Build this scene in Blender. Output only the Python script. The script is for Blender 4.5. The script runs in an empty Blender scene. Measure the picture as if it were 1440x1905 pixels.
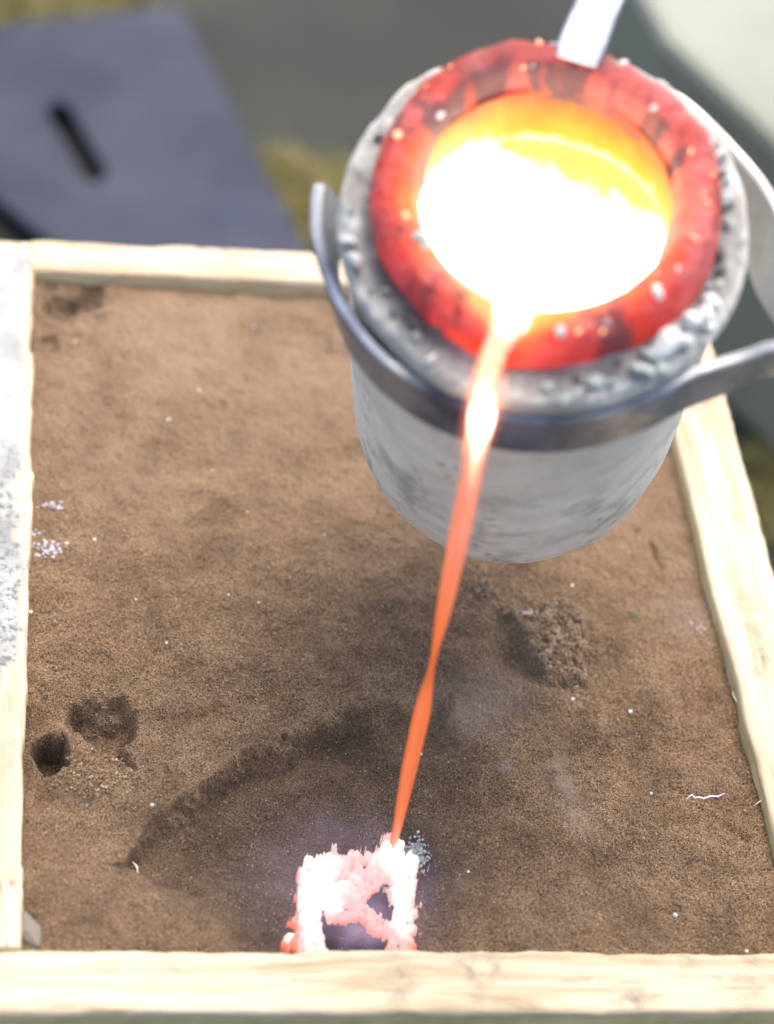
import bpy, bmesh, math, random
import numpy as np
from mathutils import Matrix, Vector
random.seed(7)
S = bpy.context.scene
COL = S.collection
# ------------------------------------------------------------------ camera
CAM = np.array([-0.00268759, -0.38098564, 0.57427234])
RT = np.array([0.98706363, -0.08687933, 0.13474926])
UP = np.array([-0.03224575, 0.71570639, 0.69765649])
FW = np.array([0.15705283, 0.69297644, -0.70364626])
FPX = 4246.85
cam = bpy.data.objects.new('camera', bpy.data.cameras.new('camera'))
COL.objects.link(cam)
M = Matrix.Identity(4)
for i in range(3):
    M[i][0], M[i][1], M[i][2], M[i][3] = RT[i], UP[i], -FW[i], CAM[i]
cam.matrix_world = M
cd = cam.data
cd.sensor_fit = 'HORIZONTAL'; cd.sensor_width = 36.0; cd.lens = 36.0 * FPX / 1440.0
cd.clip_start = 0.02; cd.clip_end = 500
cd.dof.use_dof = True; cd.dof.focus_distance = 0.742
cd.dof.aperture_fstop = cd.lens / 14.5
S.camera = cam
# ------------------------------------------------------------------ light
SUN_K = np.array([0.20, 0.30, 1.0])            # direction towards the sun
el = math.atan2(1.0, math.hypot(SUN_K[0], SUN_K[1]))
az = math.atan2(SUN_K[0], SUN_K[1])            # clockwise from +y
w = bpy.data.worlds.new('World'); S.world = w; w.use_nodes = True
nt = w.node_tree; bg = nt.nodes['Background']
sky = nt.nodes.new('ShaderNodeTexSky'); sky.sky_type = 'NISHITA'; sky.sun_disc = False
sky.sun_elevation = el; sky.sun_rotation = az
sky.dust_density = 5.0; sky.air_density = 1.0; sky.ozone_density = 0.3
nt.links.new(sky.outputs[0], bg.inputs['Color']); bg.inputs['Strength'].default_value = 0.15
sl = bpy.data.lights.new('sun', 'SUN'); sl.energy = 1.3; sl.angle = math.radians(60); sl.color = (1.0, 0.93, 0.82)
so = bpy.data.objects.new('sun', sl); COL.objects.link(so)
so.rotation_euler = Vector(SUN_K).to_track_quat('Z', 'Y').to_euler()
so.location = (0.3, 0.5, 2.0)
vs = S.view_settings
vs.view_transform = 'Standard'; vs.look = 'None'; vs.exposure = 1.4; vs.gamma = 1.0; vs.use_curve_mapping = False
S.cycles.max_bounces = 8; S.cycles.volume_bounces = 0
S.cycles.sample_clamp_indirect = 4.0
S.cycles.use_denoising = True

# ------------------------------------------------------------------ helpers
CX, CY = 720.0, 952.5
def at(px, py, z=-0.006):
    """a point of the photograph laid on the horizontal plane at height z"""
    r = RT * (px - CX) - UP * (py - CY) + FW * FPX
    return CAM + r * ((z - CAM[2]) / r[2])
def at_arr(px, py, z):
    r = RT[None] * (px - CX)[:, None] - UP[None] * (py - CY)[:, None] + FW[None] * FPX
    return CAM[None] + r * ((z - CAM[2]) / r[:, 2])[:, None]
def pix(P):
    d = P - CAM; z = d @ FW
    return CX + FPX * (d @ RT) / z, CY - FPX * (d @ UP) / z
_T = np.random.RandomState(11).rand(256, 256)
def vn(x, y, s, seed=0):
    x = x * s + seed * 17.31; y = y * s + seed * 7.77
    xi = np.floor(x).astype(int); yi = np.floor(y).astype(int)
    fx = x - xi; fy = y - yi
    fx = fx * fx * (3 - 2 * fx); fy = fy * fy * (3 - 2 * fy)
    a = _T[xi & 255, yi & 255]; b = _T[(xi + 1) & 255, yi & 255]
    c = _T[xi & 255, (yi + 1) & 255]; d = _T[(xi + 1) & 255, (yi + 1) & 255]
    return (a * (1 - fx) + b * fx) * (1 - fy) + (c * (1 - fx) + d * fx) * fy - 0.5
def fbm(x, y, s, o=4, seed=0, g=0.5):
    r = 0; a = 1
    for k in range(o):
        r = r + a * vn(x, y, s, seed + k * 3); s *= 2.03; a *= g
    return r
def sdf(px, py, poly):
    """signed distance, positive inside"""
    P = np.array(poly, float); n = len(P)
    best = np.full(px.shape, 1e9); ins = np.zeros(px.shape, bool)
    for i in range(n):
        a = P[i]; b = P[(i + 1) % n]; e = b - a
        wx = px - a[0]; wy = py - a[1]
        t = np.clip((wx * e[0] + wy * e[1]) / (e @ e), 0, 1)
        best = np.minimum(best, np.hypot(wx - t * e[0], wy - t * e[1]))
        c = ((a[1] > py) != (b[1] > py)) & (px < (b[0] - a[0]) * (py - a[1]) / (b[1] - a[1] + 1e-12) + a[0])
        ins ^= c
    return np.where(ins, best, -best)
def sm(x, a, b):
    t = np.clip((x - a) / (b - a), 0, 1); return t * t * (3 - 2 * t)
def gau(px, py, cx, cy, rx, ry, ang=0):
    c, s = math.cos(ang), math.sin(ang)
    dx = px - cx; dy = py - cy
    return np.exp(-(((dx * c + dy * s) / rx) ** 2 + ((-dx * s + dy * c) / ry) ** 2))

def link(name, me, mat=None, parent=None, smooth=True):
    o = bpy.data.objects.new(name, me); COL.objects.link(o)
    if mat is not None and not me.materials: me.materials.append(mat)
    if smooth: me.polygons.foreach_set('use_smooth', np.ones(len(me.polygons), bool))
    if parent is not None: o.parent = parent
    return o
def mesh(name, V, F):
    me = bpy.data.meshes.new(name)
    V = np.asarray(V, np.float32); F = np.asarray(F, np.int32)
    if F.ndim == 2:
        me.vertices.add(len(V)); me.vertices.foreach_set('co', V.ravel())
        k = F.shape[1]; me.loops.add(F.size); me.loops.foreach_set('vertex_index', F.ravel())
        me.polygons.add(len(F)); me.polygons.foreach_set('loop_start', np.arange(0, F.size, k, dtype=np.int32))
        me.update(calc_edges=True); me.validate()
    return me
def pmesh(name, V, F):
    me = bpy.data.meshes.new(name); me.from_pydata([tuple(map(float, v)) for v in V], [], F); me.update(); return me
def attr(me, name, vals):
    a = me.attributes.new(name, 'FLOAT', 'POINT'); a.data.foreach_set('value', np.asarray(vals, np.float32))
def grid_faces(nx, ny):
    i = np.arange(nx - 1)[None, :] + nx * np.arange(ny - 1)[:, None]
    i = i.ravel(); return np.stack([i, i + 1, i + nx + 1, i + nx], 1)
def tag(o, label=None, cat=None, group=None, kind=None):
    if label: o['label'] = label
    if cat: o['category'] = cat
    if group: o['group'] = group
    if kind: o['kind'] = kind
    return o
def empty(name, mat=None):
    o = bpy.data.objects.new(name, None); COL.objects.link(o); o.empty_display_size = 0.02
    if mat is not None: o.matrix_world = mat
    return o

class Mat:
    def __init__(s, name, rough=0.8):
        s.m = bpy.data.materials.new(name); s.m.use_nodes = True; s.t = s.m.node_tree; s.N = s.t.nodes
        s.b = s.N['Principled BSDF']; s.b.inputs['Roughness'].default_value = rough
        s.co = s.N.new('ShaderNodeTexCoord')
        s.v = s.co.outputs['Object']
    def L(s, a, b): s.t.links.new(a, b)
    def noise(s, scale, detail=4, rough=0.55, vec=None, dist=0.0, st=None):
        n = s.N.new('ShaderNodeTexNoise'); n.inputs['Scale'].default_value = scale
        n.inputs['Detail'].default_value = detail; n.inputs['Roughness'].default_value = rough
        n.inputs['Distortion'].default_value = dist
        v = vec or s.v
        if st:
            mp = s.N.new('ShaderNodeMapping'); mp.inputs['Scale'].default_value = st; s.L(v, mp.inputs['Vector']); v = mp.outputs[0]
        s.L(v, n.inputs['Vector']); return n.outputs['Fac']
    def vor(s, scale, feature='F1'):
        n = s.N.new('ShaderNodeTexVoronoi'); n.inputs['Scale'].default_value = scale; n.feature = feature
        s.L(s.v, n.inputs['Vector']); return n
    def ramp(s, fac, stops):
        r = s.N.new('ShaderNodeValToRGB'); s.L(fac, r.inputs[0])
        e = r.color_ramp.elements
        e[0].position = stops[0][0]; e[1].position = stops[-1][0]
        for p, c in stops[1:-1]: e.new(p)
        for k, (p, c) in enumerate(stops): e[k].color = (*c, 1) if hasattr(c, '__len__') else (c, c, c, 1)
        return r.outputs[0]
    def mix(s, fac, a, b, mode='MIX'):
        n = s.N.new('ShaderNodeMix'); n.data_type = 'RGBA'; n.blend_type = mode
        for sock, v in ((n.inputs[0], fac), (n.inputs[6], a), (n.inputs[7], b)):
            if hasattr(v, 'is_linked') or hasattr(v, 'links'): s.L(v, sock)
            elif sock == n.inputs[0]: sock.default_value = v
            else: sock.default_value = (*v, 1)
        return n.outputs[2]
    def math(s, op, a, b=0.0, clamp=False):
        n = s.N.new('ShaderNodeMath'); n.operation = op; n.use_clamp = clamp
        for sock, v in ((n.inputs[0], a), (n.inputs[1], b)):
            if hasattr(v, 'links'): s.L(v, sock)
            else: sock.default_value = v
        return n.outputs[0]
    def attr(s, name):
        n = s.N.new('ShaderNodeAttribute'); n.attribute_name = name; return n.outputs['Fac']
    def color(s, c):
        if hasattr(c, 'links'): s.L(c, s.b.inputs['Base Color'])
        else: s.b.inputs['Base Color'].default_value = (*c, 1)
        return s
    def emit(s, c, st):
        for k, v in (('Emission Color', c), ('Emission Strength', st)):
            if hasattr(v, 'links'): s.L(v, s.b.inputs[k])
            else: s.b.inputs[k].default_value = (*v, 1) if hasattr(v, '__len__') else v
        return s
    def bump(s, h, strength=0.5, dist=0.001):
        n = s.N.new('ShaderNodeBump'); n.inputs['Strength'].default_value = strength; n.inputs['Distance'].default_value = dist
        s.L(h, n.inputs['Height']); s.L(n.outputs[0], s.b.inputs['Normal']); return s
    def rough(s, r):
        if hasattr(r, 'links'): s.L(r, s.b.inputs['Roughness'])
        else: s.b.inputs['Roughness'].default_value = r
        return s
    def metal(s, m): s.b.inputs['Metallic'].default_value = m; return s

# ------------------------------------------------------------------ materials
def m_ground():
    m = Mat('yard_ground', 0.95)
    c = m.ramp(m.noise(5, 5, 0.6), [(0.3, (0.016, 0.0155, 0.015)), (0.5, (0.022, 0.024, 0.020)), (0.7, (0.034, 0.037, 0.027))])
    c = m.mix(m.ramp(m.noise(3.2, 3, 0.5, dist=0.4), [(0.55, 0.0), (0.68, 1.0)]), c, (0.050, 0.050, 0.022))
    m.color(c); m.bump(m.noise(160, 5), 0.6, 0.004); return m.m
def m_grass():
    m = Mat('dry_grass', 0.8); m.color(m.ramp(m.noise(30), [(0.3, (0.17, 0.155, 0.05)), (0.7, (0.28, 0.24, 0.09))])); return m.m
def m_sheet():
    m = Mat('blue_grey_sheet', 0.5)
    c = m.ramp(m.noise(7, 4, 0.5), [(0.3, (0.020, 0.024, 0.040)), (0.7, (0.034, 0.040, 0.066))])
    c = m.mix(m.ramp(m.noise(60, 6, 0.7), [(0.6, 0.0), (0.75, 1.0)]), c, (0.06, 0.06, 0.08))
    c = m.mix(m.ramp(m.noise(4.5, 4, 0.6), [(0.42, 0.0), (0.70, 0.8)]), c, (0.014, 0.018, 0.030)); m.color(c).rough(m.ramp(m.noise(11, 3), [(0.35, 0.5), (0.65, 0.75)])); m.b.inputs['Specular IOR Level'].default_value = 0.22; m.bump(m.noise(200, 3), 0.2, 0.0005); return m.m
def m_board():
    m = Mat('pale_board', 0.7)
    m.color(m.ramp(m.noise(9, 5), [(0.3, (0.17, 0.18, 0.145)), (0.7, (0.22, 0.23, 0.185))])); m.bump(m.noise(120), 0.3, 0.001); return m.m
def m_wood(name, grey=False, axis=0):
    m = Mat(name, 0.75)
    st = [1, 1, 1]; st[axis] = 0.08
    g = m.noise(170, 5, 0.6, dist=0.6, st=st)
    c = m.ramp(g, [(0.28, (0.27, 0.20, 0.12)), (0.40, (0.41, 0.325, 0.21)), (0.52, (0.48, 0.405, 0.285)), (0.72, (0.55, 0.485, 0.36))])
    g2 = m.noise(420, 6, 0.7, st=st)
    c = m.mix(m.ramp(g2, [(0.54, 0.0), (0.66, 0.8)]), c, (0.28, 0.20, 0.12))
    # sooty blotches
    bl = m.math('MULTIPLY', m.ramp(m.noise(26, 5, 0.65), [(0.58, 0.0), (0.70, 1.0)]), m.ramp(m.noise(600, 4, 0.7, st=st), [(0.42, 0.0), (0.6, 1.0)]))
    c = m.mix(bl, c, (0.12, 0.10, 0.085))
    c = m.mix(m.math('MULTIPLY', m.attr('soot'), m.ramp(m.noise(140, 5, 0.7), [(0.40, 0.0), (0.62, 1.0)])), c, (0.13, 0.10, 0.075))
    c = m.mix(m.attr('moss'), c, m.ramp(m.noise(60, 4), [(0.35, (0.38, 0.34, 0.15)), (0.65, (0.58, 0.50, 0.26))]))
    if grey:
        e = m.attr('paint')
        pt = m.ramp(m.noise(40, 5), [(0.3, (0.17, 0.178, 0.18)), (0.5, (0.27, 0.28, 0.27)), (0.7, (0.36, 0.36, 0.335))])
        fl = m.ramp(m.noise(330, 6, 0.75), [(0.48, 0.0), (0.60, 1.0)])
        low = m.attr('flake')
        pt = m.mix(m.math('MULTIPLY', fl, low), pt, (0.11, 0.11, 0.11))
        c = m.mix(e, c, pt)
    m.color(c); m.bump(m.math('ADD', g, m.math('MULTIPLY', g2, 0.6)), 0.45, 0.0012); return m.m
def m_sand():
    m = Mat('moulding_sand', 0.92)
    f = m.noise(1700, 2, 0.75)
    mid = m.noise(60, 7, 0.68)
    c = m.ramp(mid, [(0.34, (0.125, 0.074, 0.038)), (0.5, (0.195, 0.120, 0.064)), (0.66, (0.265, 0.172, 0.098))])
    c = m.mix(0.9, c, m.ramp(f, [(0.36, 0.08), (0.5, 0.52), (0.62, 1.0)]), 'OVERLAY')
    c = m.mix(m.attr('paler'), c, m.mix(f, (0.31, 0.20, 0.12), (0.46, 0.32, 0.21)))
    c = m.mix(m.attr('dust'), c, (0.36, 0.29, 0.235))
    c = m.mix(m.attr('char_shade'), c, (0.036, 0.027, 0.022))  # scorching round the metal, plus shade painted into the pits
    v = m.vor(1300); sp = m.ramp(v.outputs['Distance'], [(0.20, 1.0), (0.34, 0.0)])
    pick = m.ramp(v.outputs['Color'], [(0.82, 0.0), (0.84, 1.0)])
    c = m.mix(m.math('MULTIPLY', m.math('MULTIPLY', sp, pick), 0.9), c, (0.62, 0.5, 0.36))
    m.color(c); m.bump(m.math('ADD', f, m.math('MULTIPLY', m.noise(900, 4, 0.7), 1.2)), 1.0, 0.0016); return m.m
def m_plain(name, c1, c2, sc=400, rough=0.8, metal=0.0, b=0.4):
    m = Mat(name, rough); m.color(m.ramp(m.noise(sc, 4), [(0.35, c1), (0.65, c2)])); m.metal(metal); m.bump(m.noise(sc * 2, 4), b, 0.0008); return m.m
def m_sleeve():
    m = Mat('fibre_sleeve', 0.8)
    c = m.ramp(m.noise(45, 5, 0.6), [(0.30, (0.68, 0.64, 0.565)), (0.5, (0.82, 0.78, 0.69)), (0.7, (0.88, 0.845, 0.76))])
    sm1 = m.ramp(m.noise(130, 3, 0.55), [(0.58, 0.0), (0.70, 0.8)])
    zone = m.ramp(m.noise(30, 2), [(0.42, 0.0), (0.6, 1.0)])
    c = m.mix(m.math('MULTIPLY', m.math('MULTIPLY', sm1, zone), 0.85), c, (0.085, 0.083, 0.085))
    c = m.mix(m.math('MULTIPLY', m.ramp(m.noise(18, 3), [(0.48, 0.0), (0.72, 1.0)]), 0.40), c, (0.42, 0.41, 0.39))
    # scorched, crusted rim
    rim = m.attr('rim')
    crust = m.ramp(m.noise(80, 6, 0.7), [(0.34, (0.04, 0.04, 0.043)), (0.48, (0.12, 0.125, 0.128)), (0.58, (0.24, 0.26, 0.26)), (0.72, (0.55, 0.57, 0.57))])
    c = m.mix(rim, c, crust); c = m.mix(m.attr('soot'), c, (0.05, 0.05, 0.055))
    m.color(c); m.bump(m.noise(240, 6, 0.65), 0.5, 0.0012); return m.m
def m_hot():
    m = Mat('red_hot_clay', 0.7)
    hot = m.attr('glowing')                        # 0 at the outside, 1 at the inner edge
    n1 = m.noise(70, 5, 0.65, dist=0.3)
    e = m.ramp(m.math('ADD', hot, m.math('MULTIPLY', m.math('SUBTRACT', n1, 0.5), 0.9)),
               [(0.0, (0.13, 0.005, 0.006)), (0.3, (0.24, 0.009, 0.005)), (0.55, (0.36, 0.022, 0.003)), (0.85, (0.45, 0.070, 0.005)), (1.0, (0.60, 0.16, 0.010))])
    dark = m.attr('scale')
    e = m.mix(dark, e, (0.03, 0.004, 0.004))
    m.color(m.mix(dark, m.mix(m.ramp(m.noise(48, 3, 0.5), [(0.42, 0.0), (0.58, 1.0)]), (0.26, 0.11, 0.10), (0.12, 0.03, 0.015)), (0.09, 0.05, 0.055)))
    m.emit(e, 1.2); m.bump(m.noise(260, 6, 0.7), 1.0, 0.0026); return m.m
def m_wall():
    m = Mat('glowing_inner_wall', 0.8)
    d = m.attr('glowing')
    n1 = m.noise(110, 5, 0.65)
    x = m.math('ADD', d, m.math('MULTIPLY', m.math('SUBTRACT', n1, 0.5), 0.8))
    e = m.ramp(x, [(0.0, (0.30, 0.035, 0.002)), (0.25, (0.42, 0.11, 0.004)), (0.55, (0.42, 0.20, 0.008)), (0.82, (0.45, 0.30, 0.03)), (1.0, (0.9, 0.75, 0.30))])
    m.color((0.05, 0.03, 0.015)); m.emit(e, 1.0); m.bump(m.noise(300), 0.6, 0.001); return m.m
def m_pool():
    m = Mat('molten_pool', 0.35)
    x = m.noise(75, 4, 0.6)
    e = m.ramp(x, [(0.28, (1.0, 0.72, 0.16)), (0.38, (1.0, 0.92, 0.62)), (0.5, (1.0, 0.97, 0.86))])
    m.color((0.4, 0.3, 0.2)); m.emit(e, m.ramp(x, [(0.28, 0.25), (0.40, 1.0)]) ); 
    mm = m.math('MULTIPLY', m.ramp(m.noise(130, 2, 0.4), [(0.28, 0.06), (0.34, 1.0)]), 3.6)
    far = m.attr('skin')
    k = m.ramp(m.math('ADD', far, m.math('MULTIPLY', m.math('SUBTRACT', m.noise(120, 5, 0.7), 0.5), 0.9)), [(0.36, 0.0), (0.78, 1.0)])
    e = m.mix(k, e, (1.0, 0.66, 0.10))
    mm = m.math('ADD', m.math('MULTIPLY', mm, m.math('SUBTRACT', 1.0, k)), m.math('MULTIPLY', k, 0.46))
    m.emit(e, mm); m.bump(m.noise(150), 0.4, 0.001); return m.m
def m_stream():
    m = Mat('molten_stream', 0.4)
    t = m.attr('glowing')
    n = m.noise(420, 3, 0.6, st=(1, 1, 0.06))
    x = m.math('ADD', t, m.math('MULTIPLY', m.math('SUBTRACT', n, 0.5), 0.42))
    e = m.ramp(x, [(0.0, (0.19, 0.030, 0.006)), (0.3, (0.31, 0.062, 0.013)), (0.6, (0.34, 0.090, 0.055)), (0.74, (0.42, 0.14, 0.10)), (0.88, (0.75, 0.42, 0.26)), (1.0, (2.6, 2.2, 1.6))])
    m.color((0.15, 0.05, 0.03)); m.emit(e, 1.0); return m.m
def m_splash():
    m = Mat('freezing_metal', 0.35)
    t = m.attr('glowing')
    n = m.noise(240, 6, 0.7)
    x = m.math('ADD', t, m.math('MULTIPLY', m.math('SUBTRACT', n, 0.5), 0.9))
    e = m.ramp(x, [(0.0, (0.30, 0.05, 0.010)), (0.15, (0.34, 0.11, 0.05)), (0.3, (0.27, 0.15, 0.12)), (0.55, (0.30, 0.19, 0.17)), (0.78, (0.48, 0.33, 0.28)), (1.0, (1.2, 0.95, 0.85))])
    m.color((0.20, 0.15, 0.15)); m.emit(e, 1.0); m.bump(m.noise(700, 5, 0.7), 0.8, 0.0012); return m.m
def m_flame_glow(name, col, e, dens, shape=60, thr=(0.35, 0.7)):
    m = Mat(name); N = m.N; N.remove(m.b)
    v = N.new('ShaderNodeVolumePrincipled'); v.inputs['Color'].default_value = (0.7, 0.65, 0.85, 1)
    # fades towards the hull of the ellipsoid
    mp = N.new('ShaderNodeVectorMath'); mp.operation = 'LENGTH'; m.L(m.co.outputs['Object'], mp.inputs[0])
    fall = m.ramp(mp.outputs['Value'], [(0.15, 1.0), (0.98, 0.0)])
    n = m.ramp(m.noise(shape, 4, 0.6), [(thr[0], 0.0), (thr[1], 1.0)])
    d = m.math('MULTIPLY', fall, n)
    m.L(m.math('MULTIPLY', d, dens), v.inputs['Density'])
    v.inputs['Emission Color'].default_value = (*col, 1)
    m.L(m.math('MULTIPLY', d, e), v.inputs['Emission Strength'])
    m.L(v.outputs[0], N['Material Output'].inputs['Volume']); return m.m
def m_steel(name, c1, c2, rough=0.38, fade=False):
    m = Mat(name, rough); m.metal(0.9)
    c = m.ramp(m.noise(60, 5, 0.6), [(0.35, c1), (0.65, c2)])
    if fade: c = m.mix(m.attr('sheen_tint'), c, m.ramp(m.noise(70, 4), [(0.35, (0.34, 0.345, 0.35)), (0.65, (0.48, 0.49, 0.49))]))  # reflected light painted into the steel colour
    m.color(c); m.rough(m.ramp(m.noise(90, 4), [(0.3, rough - 0.1), (0.7, rough + 0.18)])); m.bump(m.noise(260, 4), 0.25, 0.0006); return m.m

MS = m_sand()
# ------------------------------------------------------------------ ground and yard
GZ = -0.38
def build_ground():
    xs = np.r_[-60, -20, -6, np.linspace(-2, 2, 61), 6, 20, 60]; ys = np.r_[-60, -20, -6, np.linspace(-1.5, 3, 61), 8, 20, 60]
    X, Y = np.meshgrid(xs, ys); Z = GZ + 0.006 * fbm(X, Y, 6, 3, 2)
    Z = np.minimum(Z, GZ + 0.002)
    me = mesh('ground', np.stack([X.ravel(), Y.ravel(), Z.ravel()], 1), grid_faces(len(xs), len(ys)))
    tag(link('ground', me, m_ground()), 'dark grey green yard ground, out of focus behind the moulding box', kind='structure')
build_ground()

def slab_poly(name, pts, z0, z1, mat, hole=None, parent=None, bev=0.002):
    """extruded outline, optionally with a slot through it"""
    bm = bmesh.new()
    def ring(ps): 
        vs = [bm.verts.new((p[0], p[1], z1)) for p in ps]
        return [bm.edges.new((vs[i], vs[(i + 1) % len(vs)])) for i in range(len(vs))]
    ed = ring(pts)
    if hole: ed += ring(hole)
    bmesh.ops.triangle_fill(bm, use_beauty=True, use_dissolve=False, edges=ed)
    if hole:                                        # drop faces inside the slot
        h = np.array(hole)[:, :2]
        for f in list(bm.faces):
            c = f.calc_center_median()
            if sdf(np.array([c.x]), np.array([c.y]), h)[0] > 0: bm.faces.remove(f)
    r = bmesh.ops.extrude_face_region(bm, geom=list(bm.faces))
    bmesh.ops.translate(bm, vec=(0, 0, z0 - z1), verts=[v for v in r['geom'] if isinstance(v, bmesh.types.BMVert)])
    bmesh.ops.recalc_face_normals(bm, faces=bm.faces)
    me = bpy.data.meshes.new(name); bm.to_mesh(me); bm.free()
    o = link(name, me, mat, parent, smooth=False)
    bv = o.modifiers.new('bevel', 'BEVEL'); bv.width = bev; bv.segments = 2; bv.limit_method = 'ANGLE'
    return o
z = GZ + 0.022
P_ = lambda a, b, zz=z: tuple(at(a, b, zz)[:2])
slot_px = []
for k in range(24):
    a = 2 * math.pi * k / 24
    dx, dy = 22 * math.cos(a), 22 * math.sin(a)
    ax, ay = (52 if math.sin(a) > 0 else -52) * 0.62, (52 if math.sin(a) > 0 else -52)
    slot_px.append((142 + dx * 1.15 + ax, 262 + dy + ay))
sheet = slab_poly('steel_plate', [P_(-420, 110), P_(-200, 62), P_(335, 8), P_(600, 520), P_(500, 700), P_(330, 640), P_(-110, 285)], GZ + 0.012, z, m_sheet(), [P_(*q) for q in slot_px])
tag(sheet, 'blue grey steel plate with an oblong slot lying on the ground behind the box', 'steel plate')
zb = GZ + 0.2
board = slab_poly('board', [P_(1165, -60, zb), P_(1240, 70, zb), P_(1440, 255, zb), P_(1700, 470, zb), P_(1900, 380, zb), P_(1800, -260, zb), P_(1200, -260, zb)], GZ + 0.004, zb, m_board(), bev=0.008)
tag(board, 'pale grey green block with rounded edge at the top right behind the crucible', 'block')
def grass(name, cx, cy, n, r, seed, label):
    rnd = random.Random(seed); V = []; F = []
    for _ in range(n):
        a = rnd.uniform(0, 6.283); q = r * math.sqrt(rnd.random()); x = cx + q * math.cos(a) * 1.3; y = cy + q * math.sin(a)
        h = rnd.uniform(0.006, 0.018); b = rnd.uniform(0, 6.283); wd = 0.0012; lx, ly = rnd.uniform(-.02, .02), rnd.uniform(-.02, .02)
        i = len(V); dx, dy = wd * math.cos(b), wd * math.sin(b)
        V += [(x - dx, y - dy, GZ - .004), (x + dx, y + dy, GZ - .004), (x + dx * .7 + lx * .4, y + dy * .7 + ly * .4, GZ + h * .6), (x - dx * .7 + lx * .4, y - dy * .7 + ly * .4, GZ + h * .6), (x + lx, y + ly, GZ + h)]
        F += [(i, i + 1, i + 2, i + 3), (i + 3, i + 2, i + 4)]
    tag(link(name, pmesh(name, V, F), MG), label, kind='stuff')
MG = m_grass()
g1 = at(560, 400, GZ); grass('dry_grass', g1[0], g1[1], 2600, 0.055, 1, 'patch of dried yellow grass left of the crucible behind the box')
g1 = at(-30, -20, GZ); grass('dry_grass', g1[0], g1[1], 3000, 0.09, 2, 'dried yellow grass beyond the blue grey plate, top left corner')
g1 = at(1480, 940, GZ); grass('dry_grass', g1[0], g1[1], 800, 0.045, 3, 'dried grass beside the right rail of the box')

# ------------------------------------------------------------------ moulding box
box = empty('moulding_box', Matrix.Translation((0.12, 0.154, GZ)))
tag(box, 'open wooden moulding box of four pale planks packed with brown sand', 'moulding box')
def plank(x0, x1, y0, y1, mat, label=None, inner=None, seed=0, grey=False, ztop=0.0):
    """a beam with a softened, slightly ragged section; inner = side whose edge is nicked"""
    lx = x1 - x0; ly = y1 - y0; along = 0 if lx > ly else 1
    n = 260; L0, L1 = (x0, x1) if along == 0 else (y0, y1); A0, A1 = (y0, y1) if along == 0 else (x0, x1)
    zb_ = GZ + 0.001
    b = 0.0016
    prof = [(A0, zb_), (A0, -0.02), (A0, -0.004), (A0, -b), (A0 + b * .3, -b * .3), (A0 + b, 0)] + [(A0 + b + (A1 - A0 - 2 * b) * k / 14, 0) for k in range(1, 14)] + [(A1 - b, 0), (A1 - b * .3, -b * .3), (A1, -b), (A1, -0.004), (A1, -0.02), (A1, zb_)]
    pr = np.array(prof); m_ = len(pr); ls = np.linspace(L0, L1, n)
    LL, KK = np.meshgrid(ls, np.arange(m_), indexing='ij')
    A = pr[KK, 0]; Z = pr[KK, 1] + ztop
    mid = (A0 + A1) / 2
    edge = fbm(LL, KK * 0 + 0.37, 60, 5, seed, 0.6) * 0.0011 + fbm(LL, KK * 0 + 3.1, 260, 3, seed + 9) * 0.0004
    edge2 = fbm(LL, KK * 0 + 5.37, 50, 4, seed + 4) * 0.0011
    if inner == 'steps': edge = edge + np.where(LL > 0.262, -0.0010, 0) + np.where(LL > 0.200, -0.0011, 0) + np.where(LL < 0.03, 0.0008, 0)
    A = A + np.where(A > mid, 1, 0) * edge * np.where(inner in (None,), 1, 1) + np.where(A < mid, 1, 0) * edge2
    Z = Z + np.where(Z > ztop - 0.01, 1, 0) * (fbm(LL * (0.3 if 1 else 1), A * 3, 90, 4, seed + 2) * 0.0007)
    V = np.stack([LL, A, Z] if along == 0 else [A, LL, Z], -1).reshape(-1, 3) - np.array([0.12, 0.154, GZ])
    F = grid_faces(m_, n)
    F = F if along == 1 else F[:, ::-1]
    F = F[:, ::-1]
    me = bpy.data.meshes.new('plank')
    caps = [list(range(m_)), list(range((n - 1) * m_, n * m_))]
    if along == 0: caps[0] = caps[0][::-1]
    else: caps[1] = caps[1][::-1]
    me.from_pydata(V.tolist(), [], F.tolist() + caps); me.update()
    if grey:
        P = V + np.array([0.12, 0.154, GZ]); px, py = pix(P)
        e = -P[:, 0]                                # distance from the inner edge
        nn = fbm(P[:, 0], P[:, 1], 70, 5, 5, 0.6)
        wid = np.where(P[:, 1] > 0.1, 0.0035, 0.0075)
        wid = 0.0035 + 0.012 * sm(-P[:, 1], -0.13, -0.05) 
        attr(me, 'paint', np.clip(sm(e - wid + nn * 0.006, -0.0008, 0.0014), 0, 1) * (1 - 0.9 * sm(P[:, 1], 0.318, 0.322)))
        attr(me, 'flake', np.clip(sm(P[:, 1], 0.235, 0.20) if False else sm(-P[:, 1], -0.235, -0.195), 0, 1))
    P = V + np.array([0.12, 0.154, GZ]); qx, qy = pix(P)
    so_ = 0.75 * gau(qx, qy, 745, 1830, 26, 50) + 0.85 * gau(qx, qy, 905, 1800, 55, 26) + 0.5 * gau(qx, qy, 890, 1840, 16, 40) + 0.8 * gau(qx, qy, 1180, 1860, 45, 22) + 0.8 * gau(qx, qy, 1250, 1790, 50, 26) + 0.7 * gau(qx, qy, 1390, 1820, 60, 50) + 0.6 * gau(qx, qy, 1400, 1200, 26, 90) + 0.4 * gau(qx, qy, 1380, 1120, 14, 50) + 0.35 * gau(qx, qy, 350, 1800, 50, 20) + 0.6 * gau(qx, qy, 20, 1350, 18, 120)
    attr(me, 'soot', np.clip(so_, 0, 0.9)); attr(me, 'moss', sm(-P[:, 2], 0.0015, 0.0045))
    o = link('plank', me, mat, box)
    if label: o['label'] = label
    return o
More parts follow.
